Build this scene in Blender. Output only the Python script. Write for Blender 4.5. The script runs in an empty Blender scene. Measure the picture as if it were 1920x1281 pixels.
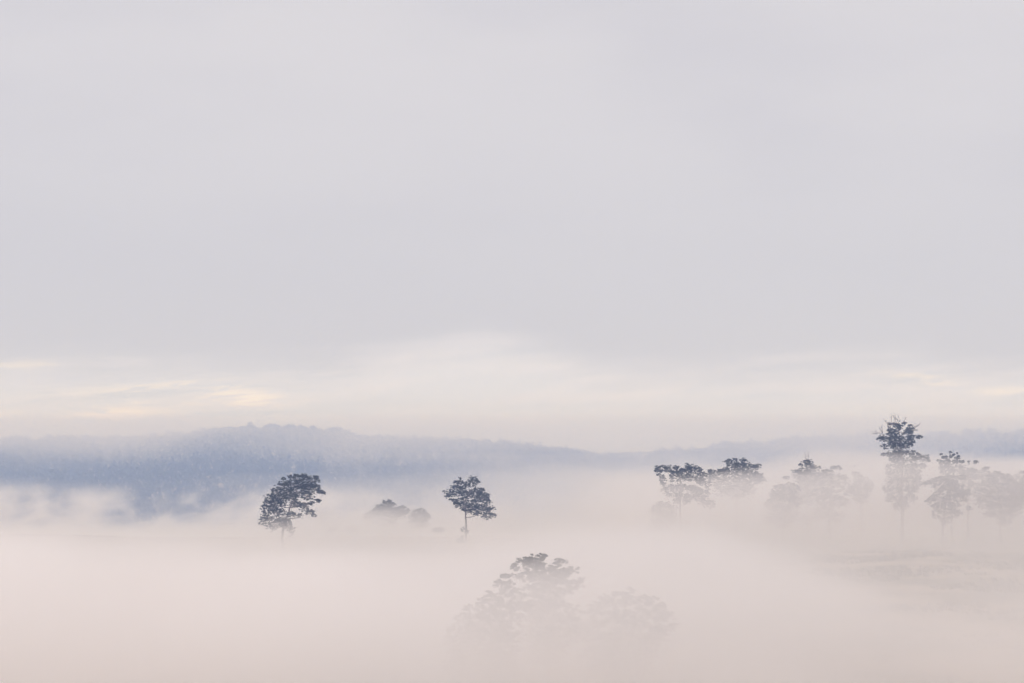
import bpy, math
import numpy as np

# ------------------------------------------------------------------ camera, sky, sun, exposure
scene = bpy.context.scene
COL = scene.collection
cam_data = bpy.data.cameras.new('camera')
cam_data.lens = 70.0
cam_data.sensor_width = 36.0
cam_data.shift_y = 0.0935
cam_data.clip_start = 0.5
cam_data.clip_end = 40000.0
cam = bpy.data.objects.new('camera', cam_data)
COL.objects.link(cam)
cam.location = (0.0, 0.0, 0.0)
cam.rotation_euler = (math.radians(90), 0, 0)
scene.camera = cam

SUN_EL, SUN_AZ = 36.0, -96.0          # degrees; azimuth measured from the view direction, left is negative
SUN_STRENGTH = 2.65
SKY_STRENGTH = 0.09
scene.render.engine = 'CYCLES'
scene.cycles.use_denoising = True
scene.cycles.max_bounces = 16
scene.cycles.volume_bounces = 8
scene.cycles.transparent_max_bounces = 16
scene.cycles.diffuse_bounces = 3
scene.cycles.volume_max_steps = 512
scene.view_settings.view_transform = 'Standard'
scene.view_settings.look = 'None'
scene.view_settings.exposure = 0.0
scene.view_settings.gamma = 1.0
scene.view_settings.use_curve_mapping = False


class G:
    """Little expression helper over math nodes; works in shader and geometry node trees."""
    def __init__(self, nt):
        self.nt = nt

    def node(self, kind, **props):
        n = self.nt.nodes.new(kind)
        for k, v in props.items():
            setattr(n, k, v)
        return n

    def put(self, sock, v):
        if isinstance(v, bpy.types.NodeSocket):
            self.nt.links.new(v, sock)
        else:
            sock.default_value = v

    def m(self, op, a, b=None, c=None, clamp=False):
        n = self.node('ShaderNodeMath', operation=op, use_clamp=clamp)
        for i, v in enumerate((a, b, c)):
            if v is not None:
                self.put(n.inputs[i], v)
        return n.outputs[0]

    def add(self, a, b): return self.m('ADD', a, b)
    def sub(self, a, b): return self.m('SUBTRACT', a, b)
    def mul(self, a, b): return self.m('MULTIPLY', a, b)
    def mad(self, a, b, c): return self.m('MULTIPLY_ADD', a, b, c)

    def ramp(self, v, lo, hi, a=0.0, b=1.0, smooth=True):
        n = self.node('ShaderNodeMapRange', interpolation_type='SMOOTHSTEP' if smooth else 'LINEAR', clamp=True)
        for i, x in enumerate((v, lo, hi, a, b)):
            self.put(n.inputs[i], x)
        return n.outputs[0]

    def xyz(self, x, y, z):
        n = self.node('ShaderNodeCombineXYZ')
        for i, v in enumerate((x, y, z)):
            self.put(n.inputs[i], v)
        return n.outputs[0]

    def split(self, v):
        n = self.node('ShaderNodeSeparateXYZ')
        self.put(n.inputs[0], v)
        return n.outputs

    def noise(self, vec, scale, detail=3.0, rough=0.5, dist=0.0):
        n = self.node('ShaderNodeTexNoise', noise_dimensions='3D')
        self.put(n.inputs['Vector'], vec)
        n.inputs['Scale'].default_value = scale
        n.inputs['Detail'].default_value = detail
        n.inputs['Roughness'].default_value = rough
        n.inputs['Distortion'].default_value = dist
        return n.outputs[0]

    def mixf(self, f, a, b):
        n = self.node('ShaderNodeMix', data_type='FLOAT')
        for i, v in zip((0, 2, 3), (f, a, b)):
            self.put(n.inputs[i], v)
        return n.outputs[0]

    def mix(self, f, a, b):
        n = self.node('ShaderNodeMix', data_type='RGBA')
        self.put(n.inputs[0], f)
        self.put(n.inputs[6], a)
        self.put(n.inputs[7], b)
        return n.outputs[2]


def col(r, g, b):
    return (r, g, b, 1.0)


# world: thin overcast over a Nishita sky
world = bpy.data.worlds.new('World')
scene.world = world
world.use_nodes = True
wt = world.node_tree
wt.nodes.clear()
g = G(wt)
sky = g.node('ShaderNodeTexSky', sky_type='NISHITA')
sky.sun_disc = False
sky.sun_elevation = math.radians(SUN_EL)
sky.sun_rotation = math.radians(SUN_AZ)
bg_sky = g.node('ShaderNodeBackground')
g.put(bg_sky.inputs[0], sky.outputs[0])
bg_sky.inputs[1].default_value = SKY_STRENGTH
tc = g.node('ShaderNodeTexCoord')
dx, dy, dz = g.split(tc.outputs['Generated'])
az = g.m('ARCTAN2', dx, dy)                      # radians, 0 straight ahead
el = g.m('ARCSINE', dz)
azd = g.mul(az, 57.2958)
eld = g.mul(el, 57.2958)
v_deck = g.xyz(g.mul(azd, 0.10), g.mul(eld, 0.35), 0.0)
n_deck = g.noise(v_deck, 1.0, 4.0, 0.5)
v_str = g.xyz(g.mul(azd, 0.22), g.mul(g.mad(azd, -0.10, eld), 1.6), 3.7)
n_str = g.noise(v_str, 1.0, 5.0, 0.55, 0.4)
n_fine = g.noise(g.xyz(g.mul(azd, 0.75), g.mul(g.mad(azd, -0.06, eld), 5.5), 1.3), 1.0, 4.0, 0.6, 0.5)
v_big = g.xyz(g.mul(azd, 0.05), g.mul(eld, 0.09), 9.1)
n_big = g.noise(v_big, 1.0, 2.0, 0.5)
# grey stratus deck with a soft, uneven lower edge above a lighter gap along the horizon
bulge = g.m('EXPONENT', g.mul(g.m('POWER', g.mul(g.add(azd, 1.3), 0.34), 2.0), -1.0))
edge = g.add(g.add(g.mad(g.sub(n_deck, 0.5), 1.5, 2.1), g.mul(g.sub(n_str, 0.5), 1.3)), g.mul(bulge, 0.95))
gap = g.ramp(eld, g.add(edge, -1.2), g.add(edge, 0.6), 1.0, 0.0)
deck = g.mix(g.ramp(g.mad(n_deck, 0.35, g.mul(n_big, 0.65)), 0.38, 0.62), col(0.700, 0.676, 0.722), col(0.765, 0.735, 0.765))
deck = g.mix(g.ramp(eld, 2.5, 12.0, 0.75, 0.0), deck, col(0.655, 0.638, 0.700))
low = g.mix(g.ramp(n_str, 0.36, 0.62), col(0.855, 0.835, 0.895), col(0.91, 0.86, 0.90))
patch = g.noise(g.xyz(g.mul(azd, 0.16), g.mul(g.mad(azd, -0.05, eld), 1.9), 21.0), 1.0, 5.0, 0.55, 0.5)
low = g.mix(g.mul(g.ramp(patch, 0.44, 0.66, 0.0, 0.75), g.ramp(azd, -8.0, -2.0, 1.0, 0.4)), low, col(0.735, 0.725, 0.765))
# long thin sunlit streaks in the gap
total = None
for a0, e0, half, thick, tilt, gain in ((-14.6, 2.05, 1.9, 0.13, 0.02, 0.9), (-11.3, 0.62, 1.5, 0.15, 0.09, 1.0), (-7.6, 1.16, 1.2, 0.15, -0.03, 0.8),
                                        (-10.0, 1.40, 2.6, 0.10, 0.06, 0.5), (-14.8, 0.72, 0.7, 0.10, 0.0, 0.8), (-13.6, 0.28, 2.0, 0.10, 0.03, 0.55),
                                        (-10.4, 0.05, 1.4, 0.10, 0.0, 0.7), (-9.8, 1.02, 2.2, 0.08, 0.05, 0.4), (11.4, 1.70, 1.1, 0.10, -0.10, 0.6),
                                        (14.2, 1.30, 1.3, 0.09, 0.0, 0.45), (-2.0, 0.45, 4.0, 0.12, 0.0, 0.25), (-22.0, 1.5, 3.0, 0.14, 0.05, 0.6), (22.0, 1.1, 3.0, 0.14, 0.0, 0.4)):
    da = g.sub(azd, a0)
    thick *= 1.25
    de = g.mad(da, -tilt, g.add(g.sub(eld, e0), g.mul(g.sub(n_str, 0.5), 0.7)))
    q = g.add(g.m('POWER', g.mul(da, 1.0 / half), 2.0), g.m('POWER', g.mul(de, 1.0 / thick), 2.0))
    s1 = g.mul(g.mul(g.m('EXPONENT', g.mul(q, -1.0)), gain), g.ramp(n_fine, 0.42, 0.57, 0.12, 1.2))
    total = s1 if total is None else g.m('MAXIMUM', total, s1)
low = g.mix(g.m('MINIMUM', total, 1.0), low, col(1.26, 1.10, 0.92))
cloud = g.mix(gap, deck, low)
bg_cloud = g.node('ShaderNodeBackground')
g.put(bg_cloud.inputs[0], cloud)
bg_cloud.inputs[1].default_value = 1.0
mixs = g.node('ShaderNodeMixShader')
mixs.inputs[0].default_value = 0.90
wt.links.new(bg_sky.outputs[0], mixs.inputs[1])
wt.links.new(bg_cloud.outputs[0], mixs.inputs[2])
wo = g.node('ShaderNodeOutputWorld')
wt.links.new(mixs.outputs[0], wo.inputs[0])

sun_data = bpy.data.lights.new('sun', 'SUN')
sun_data.energy = SUN_STRENGTH
sun_data.color = (1.0, 0.89, 0.83)
sun_data.angle = math.radians(4.0)
sun = bpy.data.objects.new('sun', sun_data)
COL.objects.link(sun)
# a sun lamp shines along its -Z; aim it from the sun's direction
from mathutils import Vector
sd = Vector((math.sin(math.radians(SUN_AZ)) * math.cos(math.radians(SUN_EL)),
             math.cos(math.radians(SUN_AZ)) * math.cos(math.radians(SUN_EL)),
             math.sin(math.radians(SUN_EL))))
sun.rotation_euler = sd.to_track_quat('Z', 'Y').to_euler()
sun.location = sd * 400


# ------------------------------------------------------------------ helpers
def material(name):
    m = bpy.data.materials.new(name)
    m.use_nodes = True
    m.node_tree.nodes.clear()
    return m, G(m.node_tree)


def mesh_object(name, verts, faces, mat, parent=None, smooth=False):
    """verts (n,3); faces: list of equal-size index arrays (n,k), or a list of such arrays."""
    me = bpy.data.meshes.new(name)
    if not isinstance(faces, (list, tuple)):
        faces = [faces]
    verts = np.asarray(verts, dtype=np.float32)
    me.vertices.add(len(verts))
    me.vertices.foreach_set('co', verts.ravel())
    loops = np.concatenate([np.asarray(f, dtype=np.int32).ravel() for f in faces])
    sizes = np.concatenate([np.full(len(f), np.asarray(f).shape[1], dtype=np.int32) for f in faces])
    starts = np.concatenate([[0], np.cumsum(sizes)[:-1]]).astype(np.int32)
    me.loops.add(len(loops))
    me.loops.foreach_set('vertex_index', loops)
    me.polygons.add(len(sizes))
    me.polygons.foreach_set('loop_start', starts)
    me.polygons.foreach_set('loop_total', sizes)
    if smooth:
        me.polygons.foreach_set('use_smooth', np.ones(len(sizes), dtype=bool))
    me.update(calc_edges=True)
    me.materials.append(mat)
    o = bpy.data.objects.new(name, me)
    COL.objects.link(o)
    if parent is not None:
        o.parent = parent
    return o


def smoothstep(x, a, b):
    t = np.clip((x - a) / (b - a), 0, 1)
    return t * t * (3 - 2 * t)


class Noise2:
    """Smooth value noise for terrain."""
    def __init__(self, seed):
        self.t = np.random.default_rng(seed).random((256, 256))

    def __call__(self, x, y):
        xi, yi = np.floor(x).astype(int), np.floor(y).astype(int)
        fx, fy = x - xi, y - yi
        fx = fx * fx * (3 - 2 * fx)
        fy = fy * fy * (3 - 2 * fy)
        t = self.t
        a, b = t[xi % 256, yi % 256], t[(xi + 1) % 256, yi % 256]
        c, d = t[xi % 256, (yi + 1) % 256], t[(xi + 1) % 256, (yi + 1) % 256]
        return (a * (1 - fx) + b * fx) * (1 - fy) + (c * (1 - fx) + d * fx) * fy - 0.5


# ------------------------------------------------------------------ terrain
NA, NB, NC = Noise2(1), Noise2(2), Noise2(3)
CREST_X = np.array([-1600, -900, -806, -665, -618, -525, -455, -384, -300, -244, -103, 0, 84, 159, 272, 366, 459, 544, 638, 750, 834, 900, 1600], float)
CREST_PY = np.array([840, 832, 826, 827, 823, 811, 803, 805, 810, 817, 824, 832, 841, 853, 848, 838, 835, 826, 822, 819, 815, 815, 822], float)
CREST_Y = 3500.0
CREST_Z = (820.0 - CREST_PY) / 3733.33 * CREST_Y - 10.0


def height(x, y):
    x = np.asarray(x, float)
    y = np.asarray(y, float)
    # camera knoll, near hollow, paddock rise, deep valley, forested range
    z = np.interp(y, [-1500, -300, 0, 30, 120, 200, 260, 330, 450, 560, 640, 720, 780, 900, 1200, 1700, 2000],
                  [-40, -14, -1.75, -9.5, -29, -39, -41.5, -40, -36.2, -33.2, -33.0, -35.6, -39, -50, -90, -142, -150])
    hill = np.interp(x, CREST_X, CREST_Z)
    up = np.where(y < CREST_Y, smoothstep(y, 1750, CREST_Y + 150) / smoothstep(np.array(CREST_Y), 1750, CREST_Y + 150), 1.0)
    up = np.where(y > CREST_Y, 1.0 - smoothstep(y, CREST_Y, 5200) * 0.6, up)
    far = np.clip((y - 1750) / 300, 0, 1)
    z = z * (1 - far) + far * (-150 + (hill + 150) * up)
    # the paddock tilts up a little to the right
    z = z + 1.0 * smoothstep(x, 30, 130) * smoothstep(y, 260, 380) * (1 - smoothstep(y, 520, 600))
    amp = smoothstep(y, 150, 300)
    z = z + amp * (NA(x / 60, y / 60) * 1.6 + NB(x / 17, y / 17) * 0.45)
    z = z + far * (NC(x / 160, y / 160) * 6 * (1 - smoothstep(np.abs(y - CREST_Y), 0, 300)) + NA(x / 420 + 7, y / 420) * 30 * (1 - smoothstep(y, 2300, 3300)))
    return z


m_ground, g = material('paddock_grass')
geo = g.node('ShaderNodeNewGeometry')
n1 = g.noise(geo.outputs['Position'], 0.03, 5.0, 0.6)
n2 = g.noise(geo.outputs['Position'], 0.5, 5.0, 0.65)
c = g.mix(g.ramp(n1, 0.42, 0.58), col(0.13, 0.12, 0.065), col(0.40, 0.33, 0.24))
c = g.mix(g.mul(g.ramp(n2, 0.4, 0.7), 0.6), c, col(0.17, 0.14, 0.09))
bs = g.node('ShaderNodeBsdfPrincipled')
g.put(bs.inputs['Base Color'], c)
bs.inputs['Roughness'].default_value = 0.95
bs.inputs['Specular IOR Level'].default_value = 0.1
bump = g.node('ShaderNodeBump')
bump.inputs['Strength'].default_value = 0.6
bump.inputs['Distance'].default_value = 0.3
g.put(bump.inputs['Height'], n2)
g.put(bs.inputs['Normal'], bump.outputs[0])
out = g.node('ShaderNodeOutputMaterial')
g.put(out.inputs[0], bs.outputs[0])

ys = np.concatenate([np.linspace(-1500, -50, 12), np.linspace(-20, 180, 30), np.linspace(186, 760, 150),
                     np.linspace(775, 1700, 40), np.linspace(1725, 3700, 110), np.linspace(3800, 7000, 14)])
t = np.linspace(-1, 1, 261)
xs = np.sign(t) * (150 * np.abs(t) + 5850 * np.abs(t) ** 4)
GX, GY = np.meshgrid(xs, ys)
GZ = height(GX, GY)
nx, ny = len(xs), len(ys)
idx = np.arange(nx * ny).reshape(ny, nx)
quads = np.stack([idx[:-1, :-1].ravel(), idx[:-1, 1:].ravel(), idx[1:, 1:].ravel(), idx[1:, :-1].ravel()], 1)
ground = mesh_object('ground', np.stack([GX.ravel(), GY.ravel(), GZ.ravel()], 1), quads, m_ground, smooth=True)
ground['kind'] = 'structure'


# ------------------------------------------------------------------ foliage materials
def leaf_material(name, a, b, c3):
    m, g = material(name)
    geo = g.node('ShaderNodeNewGeometry')
    n = g.noise(geo.outputs['Position'], 0.55, 3.0, 0.6)
    k = g.mix(g.ramp(n, 0.35, 0.65), col(*a), col(*b))
    k = g.mix(g.ramp(geo.outputs['Random Per Island'], 0.55, 1.0, 0.0, 0.7), k, col(*c3))
    d = g.node('ShaderNodeBsdfPrincipled')
    g.put(d.inputs['Base Color'], k)
    d.inputs['Roughness'].default_value = 0.6
    d.inputs['Specular IOR Level'].default_value = 0.3
    tr = g.node('ShaderNodeBsdfTranslucent')
    g.put(tr.inputs[0], k)
    mx = g.node('ShaderNodeMixShader')
    mx.inputs[0].default_value = 0.22
    g.put(mx.inputs[1], d.outputs[0])
    g.put(mx.inputs[2], tr.outputs[0])
    o = g.node('ShaderNodeOutputMaterial')
    g.put(o.inputs[0], mx.outputs[0])
    return m


m_leaf = leaf_material('gum_leaves', (0.016, 0.023, 0.013), (0.030, 0.039, 0.018), (0.075, 0.085, 0.032))
m_forest = leaf_material('forest_leaves', (0.030, 0.045, 0.030), (0.040, 0.055, 0.034), (0.045, 0.058, 0.036))
m_grass = leaf_material('tussock_blades', (0.10, 0.095, 0.045), (0.15, 0.13, 0.07), (0.075, 0.085, 0.035))

m_bark, g = material('gum_bark')
geo = g.node('ShaderNodeNewGeometry')
px, py, pz = g.split(geo.outputs['Position'])
n = g.noise(g.xyz(g.mul(px, 3.0), g.mul(py, 3.0), g.mul(pz, 0.5)), 1.0, 4.0, 0.6)
c = g.mix(g.ramp(n, 0.38, 0.62), col(0.12, 0.095, 0.08), col(0.30, 0.26, 0.22))
bs = g.node('ShaderNodeBsdfPrincipled')
g.put(bs.inputs['Base Color'], c)
bs.inputs['Roughness'].default_value = 0.85
bump = g.node('ShaderNodeBump')
bump.inputs['Strength'].default_value = 0.4
g.put(bump.inputs['Height'], n)
g.put(bs.inputs['Normal'], bump.outputs[0])
out = g.node('ShaderNodeOutputMaterial')
g.put(out.inputs[0], bs.outputs[0])


# ------------------------------------------------------------------ gum trees
TREES = [
 dict(name='gum_tree', label='broad dark green gum tree leaning right, alone at the far left of the misty paddock',
  girth=0.42, spread=1.28, pos=(-64.45, 560), base=-33.87, path=[(0.0, 0.0), (-0.13, 5.9), (0.3, 10.12), (1.52, 12.22), (2.04, 14.33), (3.41, 16.44), (3.94, 19.6)],
  lobes=[(3.63, 22.34, 2.32, 0.95), (5.94, 22.24, 1.26, 0.84), (8.05, 21.71, 1.9, 0.84), (9.32, 22.55, 0.63, 0.32), (0.04, 22.13, 0.53, 0.32), (0.04, 20.34, 1.79, 0.84), (-2.07, 18.55, 1.48, 0.95), (0.67, 18.76, 1.9, 0.95), (3.41, 20.44, 2.32, 0.95), (4.26, 18.76, 2.53, 1.26), (6.79, 20.02, 2.11, 0.95), (7.0, 17.7, 1.9, 1.16), (9.1, 19.6, 1.48, 0.74), (10.58, 18.55, 1.05, 0.42), (11.42, 18.17, 0.53, 0.32), (2.99, 17.07, 1.9, 0.84), (-0.38, 17.07, 2.11, 0.95), (-3.12, 16.65, 1.69, 0.95), (-4.38, 15.39, 1.05, 0.74), (-2.07, 15.17, 1.69, 0.95), (-5.44, 14.12, 0.74, 0.63), (-3.33, 13.91, 1.48, 0.84), (-0.17, 14.96, 1.26, 1.05), (2.99, 14.75, 1.48, 0.84), (5.52, 13.91, 1.26, 0.95), (7.84, 12.65, 1.26, 0.74), (8.89, 11.8, 0.63, 0.32), (9.74, 16.02, 0.95, 0.42), (8.05, 15.28, 1.05, 0.32), (-4.17, 12.22, 1.26, 1.26), (-1.22, 12.86, 1.69, 1.05), (2.57, 12.22, 1.26, 0.63), (-5.23, 10.12, 1.26, 1.26), (-2.7, 9.27, 1.9, 1.48), (-0.17, 10.12, 1.26, 1.05), (1.52, 9.27, 1.26, 1.26), (2.36, 7.38, 0.84, 1.05), (4.26, 11.59, 0.84, 0.53)],
  dead=[]),
 dict(name='gum_tree', label='slim lone gum with a bare pale trunk and tattered dark crown near the centre',
  girth=0.34, spread=1.25, pos=(-13.7, 600), base=-32.75, path=[(0.0, 0.0), (-0.17, 5.36), (-0.28, 10.07), (-0.09, 13.83), (1.22, 16.65)],
  lobes=[(1.98, 19.29, 1.69, 1.13), (0.28, 18.54, 1.13, 0.94), (-1.79, 18.72, 1.13, 0.66), (-3.48, 19.2, 0.75, 0.28), (-2.07, 20.23, 0.34, 0.38), (3.67, 19.29, 0.38, 0.28), (-3.29, 17.41, 1.51, 0.75), (-4.61, 15.9, 1.69, 0.85), (-5.74, 15.15, 0.75, 0.47), (-1.41, 17.03, 1.32, 0.75), (-1.79, 15.71, 1.13, 0.75), (0.28, 15.71, 1.69, 0.94), (3.29, 16.65, 1.13, 0.75), (4.8, 16.84, 0.56, 0.47), (2.54, 15.34, 2.07, 0.85), (4.8, 14.77, 1.69, 1.13), (6.21, 15.15, 0.47, 0.56), (6.68, 14.4, 0.28, 0.38), (4.8, 13.83, 1.32, 0.66), (2.16, 13.27, 1.32, 0.66), (-0.66, 13.83, 1.13, 0.75), (-2.54, 13.83, 0.75, 0.47), (-4.23, 13.83, 0.94, 0.38), (-2.92, 12.51, 1.13, 0.75), (-0.47, 12.14, 1.69, 0.94), (6.3, 12.7, 0.94, 0.75), (1.98, 11.39, 2.07, 0.94), (4.42, 11.39, 2.07, 0.94), (7.06, 10.63, 1.32, 0.94), (6.3, 9.13, 1.69, 0.94), (8.0, 9.13, 0.75, 0.66), (0.47, 10.26, 1.13, 0.56), (3.29, 9.69, 1.13, 0.56), (-1.04, 11.01, 0.56, 0.47), (-0.85, 4.8, 0.75, 0.47), (0.09, 4.23, 0.56, 0.56), (-1.32, 2.73, 0.38, 0.28)],
  dead=[]),
 dict(name='gum_tree', label='gum with two dark flat-topped crown clumps over a tall bare trunk rising from fog',
  girth=0.42, spread=1.15, pos=(51.04, 600), base=-32.56, path=[(0.0, 0.0), (-0.18, 6.37), (-0.4, 11.86), (-0.4, 16.25), (-0.07, 20.64)],
  lobes=[(-5.88, 22.94, 1.76, 0.99), (-7.64, 22.39, 0.44, 0.44), (-6.76, 21.19, 0.55, 0.33), (-3.91, 22.83, 1.32, 0.88), (-1.71, 23.27, 0.99, 0.66), (0.04, 23.05, 0.66, 0.33), (1.58, 23.82, 0.88, 0.66), (3.34, 23.05, 1.76, 0.88), (5.31, 22.39, 1.32, 0.99), (6.85, 21.52, 0.55, 0.55), (-2.81, 21.74, 1.32, 0.66), (-0.18, 21.96, 1.54, 0.99), (2.24, 21.74, 1.76, 1.1), (5.31, 20.64, 1.76, 1.1), (-5.44, 19.98, 1.1, 1.1), (-5.66, 18.66, 0.88, 0.66), (-2.59, 19.98, 1.1, 1.32), (-0.61, 20.42, 1.32, 1.32), (2.24, 20.2, 1.76, 0.88), (5.31, 19.1, 1.32, 0.88), (7.95, 18.22, 1.1, 1.32), (6.19, 18.88, 1.1, 1.1), (-4.79, 16.47, 1.32, 0.88), (-2.59, 16.91, 1.76, 1.1), (0.26, 17.13, 1.98, 1.1), (3.12, 16.91, 1.98, 1.1), (4.87, 16.69, 1.32, 0.88), (-3.91, 15.15, 1.1, 0.66), (-0.83, 14.71, 1.98, 1.1), (2.24, 14.27, 1.98, 1.1), (5.31, 14.49, 1.76, 1.32), (6.63, 15.59, 1.1, 1.1), (6.63, 12.95, 1.76, 1.32), (8.83, 12.08, 1.32, 1.54), (1.36, 12.95, 1.1, 0.66), (-1.27, 13.39, 1.32, 0.66), (7.95, 15.81, 0.88, 0.88), (1.91, 6.7, 0.55, 0.4)],
  dead=[]),
 dict(name='gum_tree', label='short bushy pale tree beside the bare trunk of the flat-topped gum',
  girth=0.3, spread=1.0, pos=(45.98, 608), base=-30.32, path=[(0.0, 0.0), (0.11, 2.67), (0.0, 7.12)],
  lobes=[(0.0, 9.79, 2.0, 0.89), (-1.56, 8.68, 2.0, 1.33), (1.11, 8.45, 2.45, 1.56), (3.56, 8.45, 1.33, 1.11), (-3.11, 7.34, 1.33, 1.33), (-0.44, 6.23, 2.45, 1.78), (2.22, 6.23, 2.0, 1.56), (-1.78, 4.23, 2.45, 1.56), (0.89, 3.78, 2.45, 1.78), (3.56, 4.89, 1.33, 1.33), (-2.67, 2.45, 1.33, 1.33), (0.0, 2.0, 2.67, 1.33)],
  dead=[]),
 dict(name='gum_tree', label='wide gum with only its bumpy top dark, just right of the flat-topped gum',
  girth=0.45, spread=1.1, pos=(71.36, 632), base=-30.63, path=[(0.0, 0.0), (-0.26, 6.08), (0.0, 12.7), (0.26, 17.99)],
  lobes=[(-2.65, 22.75, 1.32, 0.79), (-0.4, 23.41, 0.79, 0.53), (2.12, 22.75, 1.59, 1.06), (-1.59, 21.43, 2.38, 1.06), (1.06, 21.43, 2.12, 1.06), (4.23, 21.16, 1.85, 0.93), (6.35, 21.03, 1.19, 0.93), (-7.67, 19.57, 1.59, 0.66), (-5.29, 19.84, 1.32, 0.53), (-8.73, 18.52, 1.32, 1.06), (-3.7, 19.31, 2.65, 1.32), (0.26, 19.04, 3.17, 1.59), (4.23, 18.78, 2.38, 1.32), (6.88, 17.99, 1.59, 1.19), (8.2, 16.93, 1.32, 0.93), (-6.35, 16.66, 2.38, 1.59), (-2.38, 16.14, 3.44, 1.85), (2.38, 16.14, 3.17, 1.85), (5.55, 16.66, 2.12, 1.32), (-5.03, 14.02, 2.65, 2.12), (-0.26, 13.49, 3.97, 2.38), (3.7, 14.02, 2.38, 1.85)],
  dead=[]),
 dict(name='gum_tree', label='faint gum with two thin dead twigs above its crown, behind the round pale tree',
  girth=0.4, spread=1.0, pos=(96.8, 652), base=-29.12, path=[(0.0, 0.0), (-0.16, 7.85), (-0.33, 15.38), (0.0, 19.31)],
  lobes=[(0.0, 20.94, 1.96, 0.82), (-2.29, 19.8, 0.82, 0.65), (0.65, 19.63, 1.96, 0.98), (-1.64, 18.0, 2.62, 1.15), (2.29, 18.65, 1.96, 0.98), (3.93, 18.98, 0.65, 0.65), (-3.6, 17.02, 1.64, 1.31), (-0.33, 16.03, 3.27, 1.96), (2.95, 16.69, 1.96, 1.64), (-6.87, 15.71, 1.31, 0.65), (-2.95, 14.07, 2.29, 1.96), (0.98, 13.42, 2.62, 1.96), (-1.64, 11.13, 2.95, 2.29), (0.98, 8.84, 3.27, 2.29), (-2.95, 7.85, 2.62, 1.96)],
  dead=[[(-0.33, 20.62), (-0.82, 22.58), (-1.15, 24.22)], [(0.07, 20.78), (0.16, 22.58), (0.07, 24.22)]]),
 dict(name='gum_tree', label='pale gum with a thin darker tuft on top, right of the one with dead twigs',
  girth=0.4, spread=1.0, pos=(102.09, 640), base=-32.12, path=[(0.0, 0.0), (-0.16, 6.42), (0.32, 12.85), (0.96, 19.27)],
  lobes=[(2.25, 22.32, 1.61, 0.58), (-0.64, 21.2, 1.93, 0.64), (3.53, 21.84, 0.64, 0.48), (-2.25, 19.91, 1.93, 1.28), (0.32, 19.27, 1.93, 1.28), (3.21, 19.27, 1.61, 1.12), (-3.53, 17.67, 2.25, 1.93), (-0.96, 16.38, 2.89, 2.25), (2.25, 17.02, 1.93, 1.61), (5.14, 18.31, 1.61, 1.28), (5.46, 15.42, 2.57, 1.93), (-2.89, 14.13, 3.21, 2.57), (1.61, 13.17, 3.21, 2.25), (4.18, 11.24, 2.57, 1.93), (-0.96, 10.28, 3.53, 2.57), (1.61, 6.42, 3.85, 1.93), (-2.89, 7.39, 3.21, 1.93), (-6.75, 5.78, 2.89, 1.61)],
  dead=[]),
 dict(name='gum_tree', label='faintest pale gum with a tiny flat tuft, just left of the tallest tree',
  girth=0.35, spread=1.0, pos=(115.0, 655), base=-30.24, path=[(0.0, 0.0), (0.0, 7.23), (-0.66, 14.46)],
  lobes=[(-2.14, 18.41, 1.48, 0.49), (-0.66, 16.77, 1.97, 1.31), (1.64, 15.78, 1.31, 1.31), (2.96, 14.14, 1.15, 1.64), (-0.99, 14.14, 2.96, 2.3), (1.64, 12.49, 1.97, 1.97), (-2.3, 11.83, 2.63, 2.3), (0.0, 9.86, 2.63, 1.97)],
  dead=[]),
 dict(name='gum_tree', label='round-topped pale tree in fog, standing in front of the gum with dead twigs',
  girth=0.38, spread=1.0, pos=(83.19, 612), base=-32.25, path=[(0.0, 0.0), (0.15, 6.14), (0.92, 13.21)],
  lobes=[(2.15, 17.2, 2.76, 1.08), (-0.92, 16.28, 2.46, 1.23), (4.3, 15.97, 1.23, 1.84), (-3.07, 14.74, 1.54, 1.23), (1.23, 14.44, 3.69, 2.15), (-1.84, 12.59, 2.76, 2.15), (2.76, 11.98, 2.76, 2.15), (-4.3, 10.75, 1.84, 2.15), (-0.61, 9.52, 3.99, 2.46), (3.07, 8.29, 2.76, 2.46), (-3.07, 7.06, 2.76, 1.84), (0.61, 5.84, 3.38, 1.84)],
  dead=[]),
 dict(name='gum_tree', label='tallest gum with layered dark crown and bare twigs sticking out above it',
  girth=0.6, spread=1.12, pos=(122.6, 625), base=-30.63, path=[(0.0, 0.0), (-0.11, 7.91), (-0.22, 16.79), (0.0, 22.34), (-0.67, 27.89), (-1.11, 32.78)],
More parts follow.
